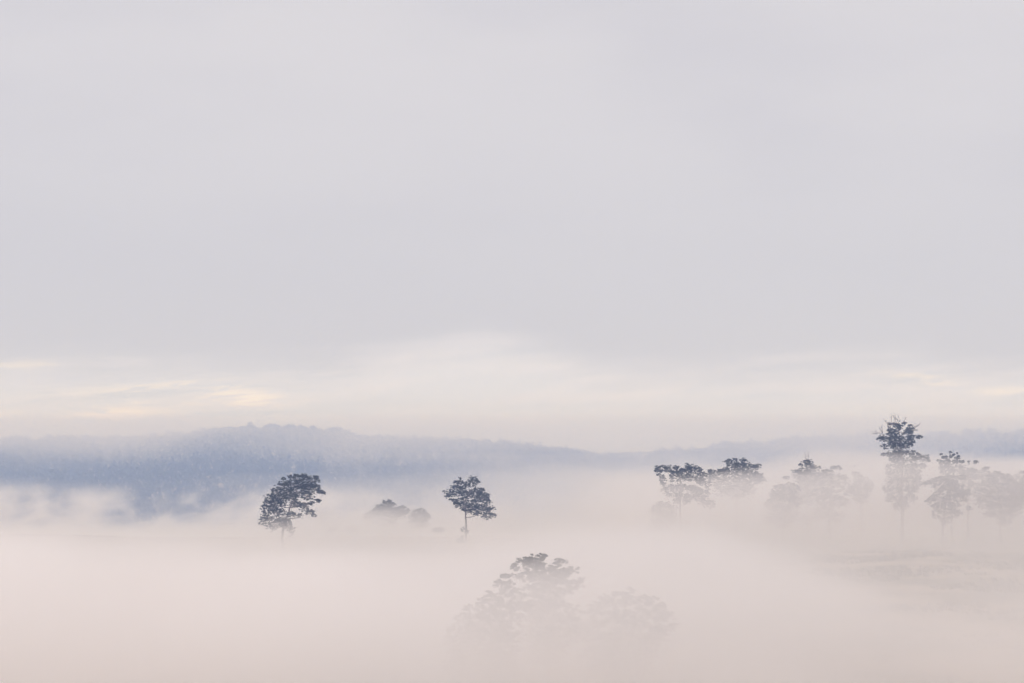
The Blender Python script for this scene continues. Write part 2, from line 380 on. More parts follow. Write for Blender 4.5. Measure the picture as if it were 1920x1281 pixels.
  lobes=[(-2.44, 34.45, 1.67, 0.56), (0.56, 35.0, 0.89, 0.33), (2.55, 34.22, 0.67, 0.4), (-0.44, 33.78, 0.89, 0.67), (-3.11, 32.56, 1.33, 1.0), (-1.78, 33.0, 1.11, 0.89), (2.22, 32.89, 1.55, 0.67), (3.33, 32.56, 0.44, 0.27), (-4.66, 31.23, 1.33, 1.0), (-6.88, 30.34, 1.0, 0.56), (-7.55, 30.0, 0.33, 0.33), (-2.22, 31.23, 1.78, 1.22), (0.67, 31.67, 1.55, 1.22), (2.89, 30.67, 1.33, 0.56), (4.89, 30.56, 1.11, 0.49), (-5.33, 30.12, 1.33, 0.89), (-3.33, 29.45, 2.0, 1.33), (-0.89, 29.45, 1.78, 1.33), (2.0, 29.23, 1.55, 1.11), (3.33, 29.45, 0.67, 0.56), (-5.77, 27.45, 1.0, 0.89), (-4.22, 28.12, 1.33, 1.11), (-1.78, 27.45, 2.0, 1.33), (0.22, 27.89, 1.55, 1.33), (2.44, 28.12, 0.89, 0.89), (-6.22, 25.23, 0.89, 0.56), (-4.44, 25.23, 1.11, 0.78), (-2.44, 25.23, 1.78, 1.11), (0.0, 25.23, 2.0, 1.33), (2.44, 25.67, 1.33, 0.89), (4.89, 24.79, 1.78, 0.89), (6.66, 23.9, 1.78, 1.0), (8.0, 23.23, 0.67, 0.89), (3.78, 23.45, 2.0, 0.89), (-2.89, 23.23, 1.78, 0.89), (0.22, 23.01, 1.78, 1.11), (6.44, 21.45, 1.33, 0.89), (-4.44, 21.23, 1.33, 0.89), (-1.55, 21.45, 2.0, 1.11), (2.0, 21.45, 2.0, 1.11), (4.22, 21.23, 1.33, 0.89), (-4.22, 19.01, 1.33, 1.11), (-1.55, 19.01, 2.22, 1.55), (2.0, 19.01, 2.22, 1.55), (4.66, 19.01, 1.33, 1.33), (-4.44, 16.57, 1.33, 1.33), (-1.55, 16.35, 2.44, 1.78), (2.0, 16.35, 2.44, 1.78), (4.89, 16.79, 1.33, 1.33), (-5.33, 14.12, 1.33, 1.11), (-2.0, 13.68, 2.44, 1.33), (1.55, 13.68, 2.22, 1.33), (-3.78, 11.46, 1.55, 1.33), (-0.89, 11.02, 2.22, 1.33), (2.44, 11.46, 2.0, 1.33), (4.22, 14.12, 1.33, 1.11), (0.67, 9.02, 2.0, 1.33), (-2.0, 9.02, 1.55, 1.11)],
  dead=[[(-3.33, 34.33), (-3.51, 35.89), (-3.33, 37.44)], [(-2.67, 34.56), (-2.67, 36.33), (-3.0, 37.67)], [(-2.11, 34.56), (-2.0, 36.11), (-1.33, 37.89)], [(-2.0, 36.11), (-2.18, 36.89), (-2.22, 37.67)], [(-1.33, 35.0), (-0.89, 35.67), (-0.56, 36.33)], [(-4.22, 33.22), (-5.0, 35.0), (-6.0, 36.56)], [(-6.0, 31.89), (-6.66, 32.78), (-7.11, 33.67)], [(-6.22, 32.11), (-6.33, 33.0), (-6.44, 33.89)], [(3.33, 33.22), (4.0, 34.0), (5.11, 34.89)], [(4.0, 34.0), (4.89, 34.22), (5.44, 34.29)], [(-5.55, 31.34), (-7.55, 31.78), (-8.66, 32.56)], [(-7.55, 31.67), (-8.66, 31.78), (-9.77, 31.67)], [(0.0, 35.0), (0.67, 35.89), (1.33, 36.89)], [(-3.78, 33.89), (-4.66, 34.78), (-5.11, 35.67)]]),
 dict(name='gum_tree', label='gum with a small dark spotted tuft on top, right of the tallest tree',
  girth=0.42, spread=1.0, pos=(136.57, 618), base=-32.09, path=[(0.0, 0.0), (-0.22, 11.2), (-1.1, 19.99), (-0.88, 24.39)],
  lobes=[(-2.86, 26.69, 0.66, 0.26), (-2.42, 25.81, 1.32, 0.48), (-0.33, 27.35, 0.48, 0.33), (-0.77, 26.03, 0.66, 0.44), (1.21, 26.58, 0.55, 0.4), (1.98, 26.03, 0.55, 0.4), (2.09, 27.07, 0.26, 0.22), (1.54, 25.37, 0.99, 0.55), (3.3, 24.61, 0.66, 0.55), (-4.39, 24.82, 0.33, 0.33), (-3.3, 24.17, 1.1, 0.88), (-1.32, 24.39, 1.54, 0.88), (0.66, 24.39, 1.32, 0.66), (2.42, 24.39, 0.88, 0.66), (-3.3, 22.63, 1.32, 1.1), (-1.1, 23.07, 1.54, 1.1), (-2.64, 21.31, 1.32, 0.88), (-0.88, 21.31, 1.54, 1.1), (-1.54, 19.33, 1.76, 1.32), (0.22, 17.36, 1.98, 1.32), (-1.98, 16.48, 1.76, 1.32), (1.54, 15.16, 1.76, 1.32)],
  dead=[]),
 dict(name='gum_tree', label='pale gum with rounded umbrella tufts behind the large spreading one',
  girth=0.42, spread=1.0, pos=(144.29, 630), base=-31.55, path=[(0.0, 0.0), (0.09, 10.26), (0.31, 18.1), (0.09, 21.45)],
  lobes=[(-0.36, 23.58, 0.56, 0.56), (1.88, 23.69, 1.12, 0.56), (2.78, 23.47, 0.45, 0.45), (-2.6, 21.68, 2.46, 1.12), (-4.84, 20.78, 1.34, 0.67), (0.54, 20.78, 2.02, 1.12), (2.55, 20.34, 1.57, 1.12), (-2.15, 19.89, 2.46, 1.12), (3.22, 18.77, 1.79, 0.9), (5.46, 21.68, 1.34, 0.56), (5.24, 20.34, 1.57, 1.12), (0.99, 18.54, 2.46, 1.34), (-0.36, 16.53, 2.46, 1.34), (2.33, 16.08, 2.24, 1.34), (0.99, 13.84, 2.46, 1.57), (3.22, 12.5, 2.02, 1.34)],
  dead=[]),
 dict(name='gum_tree', label='large pale spreading gum in thick fog below the one with the dark spotted tuft',
  girth=0.5, spread=1.08, pos=(129.21, 597), base=-44.45, path=[(0.0, 0.0), (-0.25, 9.42), (0.17, 20.03), (1.23, 26.4), (1.44, 30.22)],
  lobes=[(-1.74, 31.92, 2.12, 0.64), (-3.86, 30.86, 1.91, 0.64), (-5.35, 30.22, 1.06, 0.64), (-0.04, 31.07, 2.33, 1.27), (3.35, 31.92, 1.91, 1.06), (5.69, 32.34, 1.7, 0.85), (1.66, 29.37, 2.33, 1.49), (4.41, 29.8, 1.7, 1.06), (5.9, 29.16, 1.27, 0.85), (-1.74, 29.37, 1.91, 1.06), (-0.68, 27.67, 1.49, 0.85), (2.5, 27.67, 2.12, 1.27), (5.9, 27.46, 1.49, 1.27), (7.17, 27.67, 1.27, 1.27), (-2.38, 26.4, 1.7, 0.85), (-3.86, 25.34, 1.91, 0.85), (0.81, 25.55, 2.55, 1.27), (4.2, 26.4, 1.91, 1.27), (6.96, 25.34, 0.85, 0.53), (-0.68, 23.85, 2.55, 1.27), (2.93, 23.64, 2.33, 1.27), (1.66, 21.94, 2.33, 1.27), (4.2, 21.31, 1.7, 1.06), (-1.32, 21.31, 1.91, 1.27), (1.23, 19.61, 2.33, 1.27), (8.02, 23.01, 1.06, 0.85), (-2.8, 23.64, 1.27, 1.06)],
  dead=[]),
 dict(name='gum_tree', label='wide dense pale gum filling the fog near the right edge',
  girth=0.5, spread=1.12, pos=(149.49, 608), base=-40.39, path=[(0.0, 0.0), (-0.22, 9.03), (-0.43, 17.68), (-0.43, 24.16)],
  lobes=[(-1.95, 28.7, 2.38, 1.08), (-3.67, 27.84, 1.73, 1.08), (1.3, 28.27, 1.73, 0.86), (-0.43, 26.76, 3.24, 1.51), (-4.54, 26.33, 1.51, 0.86), (-2.81, 25.03, 3.24, 1.73), (1.95, 25.89, 2.59, 1.73), (5.19, 25.46, 2.16, 1.3), (-5.84, 23.95, 1.95, 0.86), (-0.22, 23.3, 3.67, 1.95), (4.11, 23.3, 3.24, 1.73), (-4.11, 22.0, 2.59, 1.51), (-1.51, 20.71, 3.67, 1.95), (2.81, 20.71, 3.46, 1.73), (5.84, 22.0, 1.95, 1.73), (-6.27, 20.27, 1.73, 1.3), (-3.24, 18.98, 2.59, 1.51), (0.65, 18.54, 3.46, 1.51), (4.54, 18.98, 2.59, 1.3), (-0.86, 16.82, 2.38, 1.08), (2.38, 17.03, 2.81, 1.3), (-3.89, 16.6, 1.95, 1.08), (0.86, 14.65, 2.59, 1.3)],
  dead=[]),
 dict(name='gum_tree', label='spindly-topped pale gum cut off by the right edge of the view',
  girth=0.4, spread=1.0, pos=(158.97, 615), base=-34.43, path=[(0.0, 0.0), (-0.11, 11.46), (-0.33, 18.01), (-0.55, 21.29)],
  lobes=[(-2.3, 23.48, 0.87, 0.66), (-0.98, 23.26, 0.66, 0.87), (-4.26, 21.51, 0.87, 0.87), (-2.73, 21.73, 1.31, 1.09), (-1.2, 21.51, 1.09, 1.31), (0.33, 22.39, 1.75, 1.31), (-0.11, 20.2, 2.19, 1.75), (2.08, 21.29, 1.75, 1.53), (1.64, 18.89, 2.4, 1.75), (-0.98, 18.01, 2.62, 1.75), (-2.3, 16.05, 2.4, 1.75), (0.33, 14.95, 2.62, 1.75)],
  dead=[]),
 dict(name='gum_tree', label='nearest tall gum with grey feathery top rising from fog in the foreground',
  girth=0.4, spread=1.05, pos=(5.35, 300), base=-40.14, path=[(0.0, 0.0), (0.1, 6.28), (0.0, 11.51), (0.0, 16.74), (-0.42, 19.88)],
  lobes=[(-0.84, 22.08, 1.05, 0.46), (-3.56, 21.45, 1.26, 0.63), (-2.09, 21.66, 1.05, 0.63), (1.88, 21.14, 1.15, 0.52), (-4.81, 20.51, 0.84, 0.63), (3.98, 19.98, 0.84, 0.52), (2.93, 19.67, 0.63, 0.52), (-1.05, 20.72, 1.05, 0.52), (-2.3, 20.3, 1.46, 0.84), (0.21, 19.88, 2.09, 0.94), (1.88, 19.46, 1.67, 0.94), (5.02, 18.52, 0.52, 0.42), (3.98, 18.0, 1.26, 0.63), (-3.56, 19.04, 1.46, 0.84), (-1.46, 18.42, 2.09, 1.05), (1.05, 18.21, 1.88, 1.05), (2.93, 17.58, 1.26, 0.84), (-2.3, 16.95, 1.88, 1.05), (0.21, 16.53, 2.09, 1.05), (2.09, 16.32, 1.26, 0.84), (-1.05, 15.07, 2.3, 1.05), (1.46, 14.65, 1.88, 1.05), (3.77, 13.6, 1.26, 1.05), (-0.21, 12.97, 2.72, 1.46), (2.72, 12.35, 1.88, 1.26), (-2.3, 12.77, 2.09, 1.46), (1.05, 10.46, 2.72, 1.67), (-1.46, 9.84, 2.51, 1.88), (3.56, 10.25, 1.46, 1.46), (0.21, 7.74, 2.93, 1.88)],
  dead=[]),
 dict(name='gum_tree', label='wide faint sloping tree on the left of the nearest tall gum',
  girth=0.4, spread=1.0, pos=(-3.53, 290), base=-40.54, path=[(0.0, 0.0), (0.1, 4.77), (0.61, 10.84), (2.02, 16.91)],
  lobes=[(2.63, 20.25, 1.01, 0.36), (1.62, 19.14, 1.01, 0.51), (3.03, 19.14, 1.01, 0.61), (0.4, 17.82, 0.71, 0.4), (2.83, 17.92, 1.62, 0.81), (0.81, 16.91, 1.82, 0.81), (4.25, 17.32, 1.42, 0.81), (-1.01, 16.3, 1.21, 0.81), (2.43, 15.9, 2.23, 1.21), (5.06, 15.9, 1.82, 1.01), (-2.63, 15.09, 1.21, 0.81), (0.2, 14.69, 2.23, 1.21), (3.24, 14.08, 2.23, 1.42), (-3.64, 13.67, 1.42, 1.01), (-1.21, 13.07, 2.23, 1.42), (1.62, 12.46, 2.43, 1.42), (-4.85, 12.06, 1.21, 1.21), (-2.63, 11.25, 2.23, 1.62), (0.4, 10.64, 2.43, 1.62), (3.24, 10.84, 2.23, 1.62), (-5.46, 10.03, 1.01, 1.42), (-3.44, 8.82, 2.23, 1.82), (-0.4, 8.21, 2.63, 1.82), (2.43, 8.21, 2.43, 1.82), (-4.85, 7.2, 1.42, 1.42), (-2.02, 5.99, 2.83, 1.62), (1.62, 5.79, 2.83, 1.62)],
  dead=[]),
 dict(name='gum_tree', label='faint round foreground tree to the right of the nearest tall gum',
  girth=0.36, spread=1.0, pos=(18.29, 310), base=-40.39, path=[(0.0, 0.0), (-0.11, 4.32), (-0.43, 9.73), (-0.65, 14.06)],
  lobes=[(-2.38, 16.22, 0.86, 0.54), (0.43, 16.22, 0.76, 0.54), (-0.86, 16.0, 1.08, 0.54), (-3.68, 15.35, 1.08, 0.65), (2.16, 15.46, 1.08, 0.65), (3.89, 14.92, 0.86, 0.54), (-4.97, 14.06, 1.51, 0.76), (-2.38, 14.49, 1.95, 0.86), (0.22, 14.7, 1.73, 0.86), (4.97, 13.95, 0.97, 0.65), (-6.05, 12.97, 1.3, 0.76), (2.59, 13.62, 1.95, 1.08), (-3.68, 12.76, 2.38, 1.08), (-0.65, 12.54, 2.38, 1.3), (5.84, 12.33, 1.3, 0.97), (4.76, 11.68, 1.73, 1.3), (-5.84, 11.24, 2.59, 1.08), (-2.38, 10.6, 2.59, 1.3), (1.51, 10.81, 2.59, 1.51), (4.11, 9.95, 2.16, 1.3), (6.7, 10.81, 0.86, 0.86), (-7.14, 9.51, 1.73, 1.3), (-3.89, 8.65, 2.81, 1.51), (-0.22, 8.43, 2.81, 1.51), (3.03, 8.0, 2.38, 1.51), (-5.19, 6.49, 2.81, 1.73), (-1.3, 6.05, 3.03, 1.73), (2.16, 6.05, 2.38, 1.51), (-3.46, 3.89, 3.24, 1.51), (0.43, 3.68, 2.81, 1.51)],
  dead=[]),
 dict(name='gum_tree', label='low grey domed tree half sunk in fog between the two lone dark gums',
  girth=0.3, spread=1.3, pos=(-44.3, 720), base=-36.19, path=[(0.0, 0.0), (-0.15, 3.77), (-0.6, 8.89)],
  lobes=[(-0.6, 12.66, 1.21, 0.6), (-1.51, 11.6, 1.81, 1.05), (0.6, 11.3, 1.81, 1.05), (-3.31, 10.4, 1.51, 1.05), (4.22, 10.09, 1.81, 0.9), (6.03, 9.19, 1.36, 0.75), (-0.9, 9.79, 2.71, 1.21), (2.41, 9.19, 2.11, 1.21), (-4.82, 8.89, 1.81, 1.21), (-7.23, 7.68, 1.81, 1.05), (-8.44, 6.48, 1.21, 1.05), (-2.71, 7.68, 2.71, 1.51), (0.9, 7.38, 2.71, 1.36), (3.92, 7.99, 1.81, 1.21), (-6.33, 5.88, 2.11, 1.21), (-3.62, 4.97, 1.81, 1.51), (-0.6, 4.97, 2.71, 1.51)],
  dead=[]),
 dict(name='gum_tree', label='small faint rounded tree touching the right side of the low grey domed tree',
  girth=0.25, spread=1.2, pos=(-33.3, 730), base=-36.69, path=[(0.0, 0.0), (-0.15, 2.9), (-0.46, 7.49)],
  lobes=[(-0.31, 9.47, 1.83, 0.76), (-1.83, 8.71, 1.83, 1.07), (1.22, 8.4, 1.53, 1.07), (-0.31, 7.18, 3.06, 1.53), (-3.06, 7.18, 1.83, 1.22), (2.14, 7.18, 1.22, 0.92), (-0.92, 5.04, 3.36, 1.83)],
  dead=[]),
]


class Wood:
    def __init__(self):
        self.v, self.f, self.n = [], [], 0

    def tube(self, pts, radii, sides=7):
        pts = np.asarray(pts, float)
        k = len(pts)
        tan = np.gradient(pts, axis=0)
        tan /= np.linalg.norm(tan, axis=1)[:, None] + 1e-9
        ref = np.array([0.31, 0.95, 0.05])
        u = np.cross(tan, ref)
        u /= np.linalg.norm(u, axis=1)[:, None] + 1e-9
        w = np.cross(tan, u)
        a = np.arange(sides) / sides * 2 * np.pi
        ring = pts[:, None, :] + np.asarray(radii)[:, None, None] * (np.cos(a)[None, :, None] * u[:, None, :] + np.sin(a)[None, :, None] * w[:, None, :])
        self.v.append(ring.reshape(-1, 3))
        i = np.arange(k * sides).reshape(k, sides) + self.n
        j = np.roll(i, -1, axis=1)
        self.f.append(np.stack([i[:-1].ravel(), j[:-1].ravel(), j[1:].ravel(), i[1:].ravel()], 1))
        self.n += k * sides

    def build(self, name, mat, parent):
        return mesh_object(name, np.concatenate(self.v), np.concatenate(self.f), mat, parent, smooth=True)


def curve(p0, p1, p2, n=5):
    t = np.linspace(0, 1, n)[:, None]
    return (1 - t) ** 2 * p0 + 2 * t * (1 - t) * p1 + t ** 2 * p2


def leaf_cards(rng, centres, lo, hi):
    """One small pointed leaf spray (a bent quad) at every centre."""
    n = len(centres)
    ln = rng.uniform(lo, hi, n)[:, None]
    d = rng.normal(size=(n, 3)) * [1, 1, 0.75] + [0, 0, -0.25]
    d /= np.linalg.norm(d, axis=1)[:, None]
    s = np.cross(d, rng.normal(size=(n, 3)))
    s /= np.linalg.norm(s, axis=1)[:, None]
    nn = np.cross(d, s)
    wd = ln * rng.uniform(0.28, 0.45, n)[:, None]
    a = centres - d * ln * 0.5
    b = centres + s * wd * 0.6 + nn * ln * 0.06
    c_ = centres + d * ln * 0.5
    e = centres - s * wd * 0.6 + nn * ln * 0.06
    v = np.stack([a, b, c_, e], 1).reshape(-1, 3)
    f = np.arange(4 * n).reshape(n, 4)
    return v, f


def make_tree(spec, seed):
    rng = np.random.default_rng(seed)
    x0, y0 = spec['pos']
    root = bpy.data.objects.new(spec['name'], None)
    COL.objects.link(root)
    gz = float(height(x0, y0))
    root.location = (x0, y0, gz)
    root['label'] = spec['label']
    root['category'] = 'tree'
    root['group'] = 'gum trees standing in the mist'
    dz = spec['base'] - gz                      # keep the crown at its measured height
    path = [(0.0, -0.5)] + [(x, z + (dz if i else min(dz, 0.0))) for i, (x, z) in enumerate(spec['path'])][1:]
    lobes = [(x, z + dz, a, b) for x, z, a, b in spec['lobes']]
    L = np.array(lobes)
    wood = Wood()
    # trunk
    P = np.array([(x, 0.0, z) for x, z in path])
    P[1:, 1] += rng.normal(size=len(P) - 1) * 0.25
    seg = []
    for i in range(len(P) - 1):
        seg.append(P[i] + (P[i + 1] - P[i]) * np.linspace(0, 1, 6, endpoint=False)[:, None])
    T = np.concatenate(seg + [P[-1:]])
    T[1:-1] += rng.normal(size=(len(T) - 2, 3)) * 0.05
    tt = np.linspace(0, 1, len(T))
    rad = spec['girth'] * (1 - 0.82 * tt) + spec['girth'] * 0.5 * np.exp(-tt * 25)
    wood.tube(T, rad, 9)
    nodes = [(T[i], rad[i]) for i in range(len(T)) if tt[i] > 0.30]
    # depth of every clump: the crown is about as deep as it is wide
    cx = L[:, 0].mean()
    half = (L[:, 0].max() - L[:, 0].min()) * 0.5 + 0.5
    rows = []
    for x, z, a, b in lobes:
        near = L[np.abs(L[:, 1] - z) < 2.5]
        c0, w0 = 0.5 * (near[:, 0].min() + near[:, 0].max()), 0.5 * (near[:, 0].max() - near[:, 0].min()) + 0.4
        dep = math.sqrt(max(0.06, 1 - min(1, abs(x - c0) / w0) ** 2)) * min(w0, half)
        rows.append((x, rng.uniform(-0.75, 0.75) * dep, z, a, max(0.8 * a, 0.5), b))
    order = sorted(rows, key=lambda r: abs(r[0] - np.interp(r[2], P[:, 2], P[:, 0])) + abs(r[1]) + 0.15 * r[2])
    V, F, off = [], [], 0
    scale = spec.get('leaf', 1.0)
    for x, y, z, a, d, b in order:
        a, d, b = a * spec['spread'], d * spec['spread'], b * spec['spread'] * 1.16
        c0 = np.array([x, y, z])
        best, bd = None, 1e9
        for p, r in nodes:
            q = np.linalg.norm(p - c0) + 1.6 * max(0, p[2] - (z - 0.6)) + (0 if r > 0.05 else 0.5)
            if q < bd:
                best, bd = (p, r), q
        p, r = best
        mid = p + (c0 - p) * 0.5 + np.array([0, 0, -0.12 * np.linalg.norm((c0 - p)[:2]) + rng.normal() * 0.15])
        mid[:2] += rng.normal(size=2) * 0.2
        end = c0 - np.array([0, 0, 0.35 * b])
        pts = curve(p, mid, end, 6)
        r0 = min(0.7 * r, 0.05 + 0.03 * np.linalg.norm(end - p))
        r1 = max(0.03, 0.5 * r0)
        rr = np.linspace(r0, r1, 6)
        wood.tube(pts, rr, 5)
        nodes.append((pts[2], rr[2]))
        nodes.append((pts[4], rr[4]))
        nodes.append((end, r1))
        # leafy tufts on the outside of the clump, denser on its upper side
        nt = int(np.clip(11.0 * (a * b + a * d) ** 0.8 + 4, 5, 150))
        for _ in range(nt):
            u = rng.normal(size=3)
            u[2] = abs(u[2]) * (1 if rng.random() < 0.66 else -1)
            u /= np.linalg.norm(u)
            q = c0 + u * np.array([a, d, b]) * rng.uniform(0.2, 1.0) ** 0.5 * (0.95 if rng.random() < 0.85 else 1.25)
            rs = rng.uniform(0.20, 0.50) * (0.55 + 0.25 * min(a, 2.0))
            if rng.random() < 0.5:
                tp = curve(end, (end + q) / 2 + rng.normal(size=3) * 0.1, q, 4)
                wood.tube(tp, [r1 * 0.8, r1 * 0.6, 0.022, 0.012], 3)
            nl = int(rng.uniform(24, 44) * spec.get('dense', 1.0))
            w = rng.normal(size=(nl, 3))
            w /= np.linalg.norm(w, axis=1)[:, None]
            w *= (rng.random(nl) ** 0.5)[:, None] * rs * np.array([1.15, 1.15, 0.8])
            w[:, 2] = np.where(w[:, 2] < -0.25 * rs, -w[:, 2], w[:, 2])
            v, f = leaf_cards(rng, q + w, 0.17 * scale, 0.36 * scale)
            V.append(v)
            F.append(f + off)
            off += len(v)
    tr = wood.build('trunk', m_bark, root)
    mesh_object('crown', np.concatenate(V), np.concatenate(F), m_leaf, root)
    for line in spec['dead']:
        w = Wood()
        yy = rng.uniform(-1.5, 1.5)
        p = [np.array([a, yy, b + dz]) for a, b in line]
        pts = curve(p[0], p[1], p[2], 6)
        pts[1:-1] += rng.normal(size=(4, 3)) * 0.08
        w.tube(pts, np.linspace(0.10, 0.035, 6), 4)
        for _ in range(3):
            s = pts[rng.integers(2, 5)]
            e = s + np.array([rng.normal() * 0.6, rng.normal() * 0.6, rng.uniform(0.5, 1.3)])
            w.tube(curve(s, (s + e) / 2 + rng.normal(size=3) * 0.1, e, 4), np.linspace(0.045, 0.02, 4), 3)
        w.build('dead_branch', m_bark, root)
    return root


for i, spec in enumerate(TREES):
    make_tree(spec, 100 + i)

# ------------------------------------------------------------------ forest on the far range
def blob_tree(rng, h, w, n, spiky=False):
    """A far forest tree: ragged leaf faces through the crown's volume and a thin stem."""
    if spiky:
        z = rng.uniform(0.1, 1.0, n)
        rr = (1.02 - z) * w * 0.5
    else:
        z = rng.uniform(0.35, 1.0, n) ** 0.9
        k = np.sin(np.clip((z - 0.3) / 0.72, 0.05, 0.97) * np.pi) ** 0.6
        rr = w * 0.5 * k
    th = rng.uniform(0, 2 * np.pi, n)
    q = rr * rng.uniform(0.45, 1.0, n) ** 0.6
    c0 = np.stack([np.cos(th) * q, np.sin(th) * q, z * h], 1)
    s = w * (0.11 if spiky else 0.16) * rng.uniform(0.7, 1.4, n)[:, None, None]
    tri = c0[:, None, :] + rng.normal(size=(n, 3, 3)) * s
    v = tri.reshape(-1, 3)
    r = 0.02 * w
    stem = np.array([[-r, 0, -1.0], [r, 0, -1.0], [0, 0.0, 0.85 * h], [0, -r, -1.0], [0, r, -1.0], [0.0, 0.0, 0.85 * h]])
    return np.concatenate([v, stem])


rng = np.random.default_rng(5)
T_SOFT = [blob_tree(rng, 1.0, rng.uniform(0.55, 0.85), 26) for _ in range(8)]
T_FINE = [blob_tree(rng, 1.0, rng.uniform(0.5, 0.9), 90) for _ in range(8)]
T_SPIKE = [blob_tree(rng, 1.0, rng.uniform(0.30, 0.40), 40, True) for _ in range(6)]


def scatter(templates, pts, heights):
    V = []
    which = rng.integers(0, len(templates), len(pts))
    ang = rng.uniform(0, 2 * np.pi, len(pts))
    for k, tv in enumerate(templates):
        sel = np.where(which == k)[0]
        ca, sa = np.cos(ang[sel])[:, None], np.sin(ang[sel])[:, None]
        h = heights[sel][:, None]
        X = (tv[None, :, 0] * ca - tv[None, :, 1] * sa) * h + pts[sel, 0][:, None]
        Y = (tv[None, :, 0] * sa + tv[None, :, 1] * ca) * h + pts[sel, 1][:, None]
        Z = tv[None, :, 2] * h + pts[sel, 2][:, None]
        V.append(np.stack([X, Y, Z], 2).reshape(-1, 3))
    return np.concatenate(V)


def spots(step, x0, x1, y0, y1):
    xs = np.arange(x0, x1, step)
    ys = np.arange(y0, y1, step)
    X, Y = np.meshgrid(xs, ys)
    X = X.ravel() + rng.uniform(-0.5, 0.5, X.size) * step
    Y = Y.ravel() + rng.uniform(-0.5, 0.5, Y.size) * step
    keep = np.abs(X) < 0.29 * Y + 60
    X, Y = X[keep], Y[keep]
    return np.stack([X, Y, height(X, Y)], 1)


slope = spots(11.5, -1150, 1150, 2050, 3440)
slope = slope[rng.random(len(slope)) < 0.93]
V = [scatter(T_SOFT, slope, rng.uniform(9, 17, len(slope)))]
crest = spots(7.0, -1150, 1150, 3440, 3540)
pine = (crest[:, 0] > -290) & (crest[:, 0] < 260)
V.append(scatter(T_SPIKE, crest[pine], rng.uniform(9.5, 12.5, pine.sum())))
gum = crest[~pine]
hh = 7 + 5 * rng.random(len(gum)) + 7 * (rng.random(len(gum)) > 0.91) + 6 * (NA(gum[:, 0] / 25, gum[:, 1] / 40))
V.append(scatter(T_FINE, gum, np.clip(hh, 4, 22)))
V = np.concatenate(V)
forest = mesh_object('forest', V, np.arange(len(V)).reshape(-1, 3), m_forest)
forest['kind'] = 'stuff'

# ------------------------------------------------------------------ low growth on the paddock
def make_shrub(x, y, h, w, seed, label):
    r = np.random.default_rng(seed)
    root = bpy.data.objects.new('shrub', None)
    COL.objects.link(root)
    root.location = (x, y, float(height(x, y)))
    root['label'] = label
    root['category'] = 'shrub'
    root['group'] = 'low shrubs in the fog'
    wd = Wood()
    V, F, off = [], [], 0
    for k in range(9):
        e = np.array([r.normal() * w * 0.25, r.normal() * w * 0.25, h * r.uniform(0.5, 0.85)])
        wd.tube(curve(np.array([0, 0, -0.2]), e * [0.4, 0.4, 0.5], e, 5), np.linspace(0.07, 0.02, 5), 4)
        nl = 170
        u = r.normal(size=(nl, 3))
        u /= np.linalg.norm(u, axis=1)[:, None]
        u *= (r.random(nl) ** 0.45)[:, None] * np.array([w * 0.26, w * 0.26, h * 0.26])
        v, f = leaf_cards(r, e + u, 0.25, 0.5)
        V.append(v)
        F.append(f + off)
        off += len(v)
    wd.build('stem', m_bark, root)
    mesh_object('foliage', np.concatenate(V), np.concatenate(F), m_leaf, root)


for k, (x, y, h, w, lab) in enumerate([
        (-62, 690, 3.2, 5.0, 'low shrub in fog close to the right foot of the leaning gum'),
        (-56, 695, 3.8, 4.5, 'taller faint shrub between the leaning gum and the low domed tree'),
        (-26, 700, 3.4, 5.0, 'faint shrub at the right end of the low domed tree pair'),
        (-15.4, 603, 2.2, 2.2, 'spindly sapling shrub at the foot of the slim lone gum')]):
    make_shrub(x, y, h, w, 300 + k, lab)

rng = np.random.default_rng(11)
n = 26000
ty = 270 + 330 * rng.random(n) ** 0.8
tx = rng.uniform(-0.30, 0.30, n) * ty
dens = 0.5 + NB(tx / 22 + 31, ty / 13 + 5) + 0.7 * NA(tx / 9, ty / 5)
keep = dens > 0.62
tx, ty = tx[keep], ty[keep]
tz = height(tx, ty)
nb = 7
base = np.repeat(np.stack([tx, ty, tz], 1), nb, axis=0)
k = len(base)
sp = rng.normal(size=(k, 2)) * 0.22
hb = rng.uniform(0.35, 0.95, k)
a = base + np.stack([sp[:, 0] - 0.09, sp[:, 1], np.full(k, -0.08)], 1)
b = base + np.stack([sp[:, 0] + 0.09, sp[:, 1], np.full(k, -0.08)], 1)
c_ = base + np.stack([sp[:, 0] * 2.4, sp[:, 1] * 2.4, hb], 1)
V = np.stack([a, b, c_], 1).reshape(-1, 3)
tus = mesh_object('grass_tussocks', V, np.arange(len(V)).reshape(-1, 3), m_grass)
tus['kind'] = 'stuff'

# ------------------------------------------------------------------ air: even haze, ground fog, hillside mist
def volume_material(name, density, colour, aniso=0.0, absorption=(0, 0, 0, 1), step=1.0):
    m, g = material(name)
    v = g.node('ShaderNodeVolumePrincipled')
    v.inputs['Color'].default_value = colour
    v.inputs['Density'].default_value = density
    v.inputs['Anisotropy'].default_value = aniso
    v.inputs['Absorption Color'].default_value = absorption
    o = g.node('ShaderNodeOutputMaterial')
    g.put(o.inputs['Volume'], v.outputs[0])
    m.cycles.volume_step_rate = step
    return m


def box_mesh(name, lo, hi, mat):
    (x0, y0, z0), (x1, y1, z1) = lo, hi
    v = [(x0, y0, z0), (x1, y0, z0), (x1, y1, z0), (x0, y1, z0), (x0, y0, z1), (x1, y0, z1), (x1, y1, z1), (x0, y1, z1)]
    f = np.array([(0, 3, 2, 1), (4, 5, 6, 7), (0, 1, 5, 4), (1, 2, 6, 5), (2, 3, 7, 6), (3, 0, 4, 7)])
    return mesh_object(name, v, f, mat)


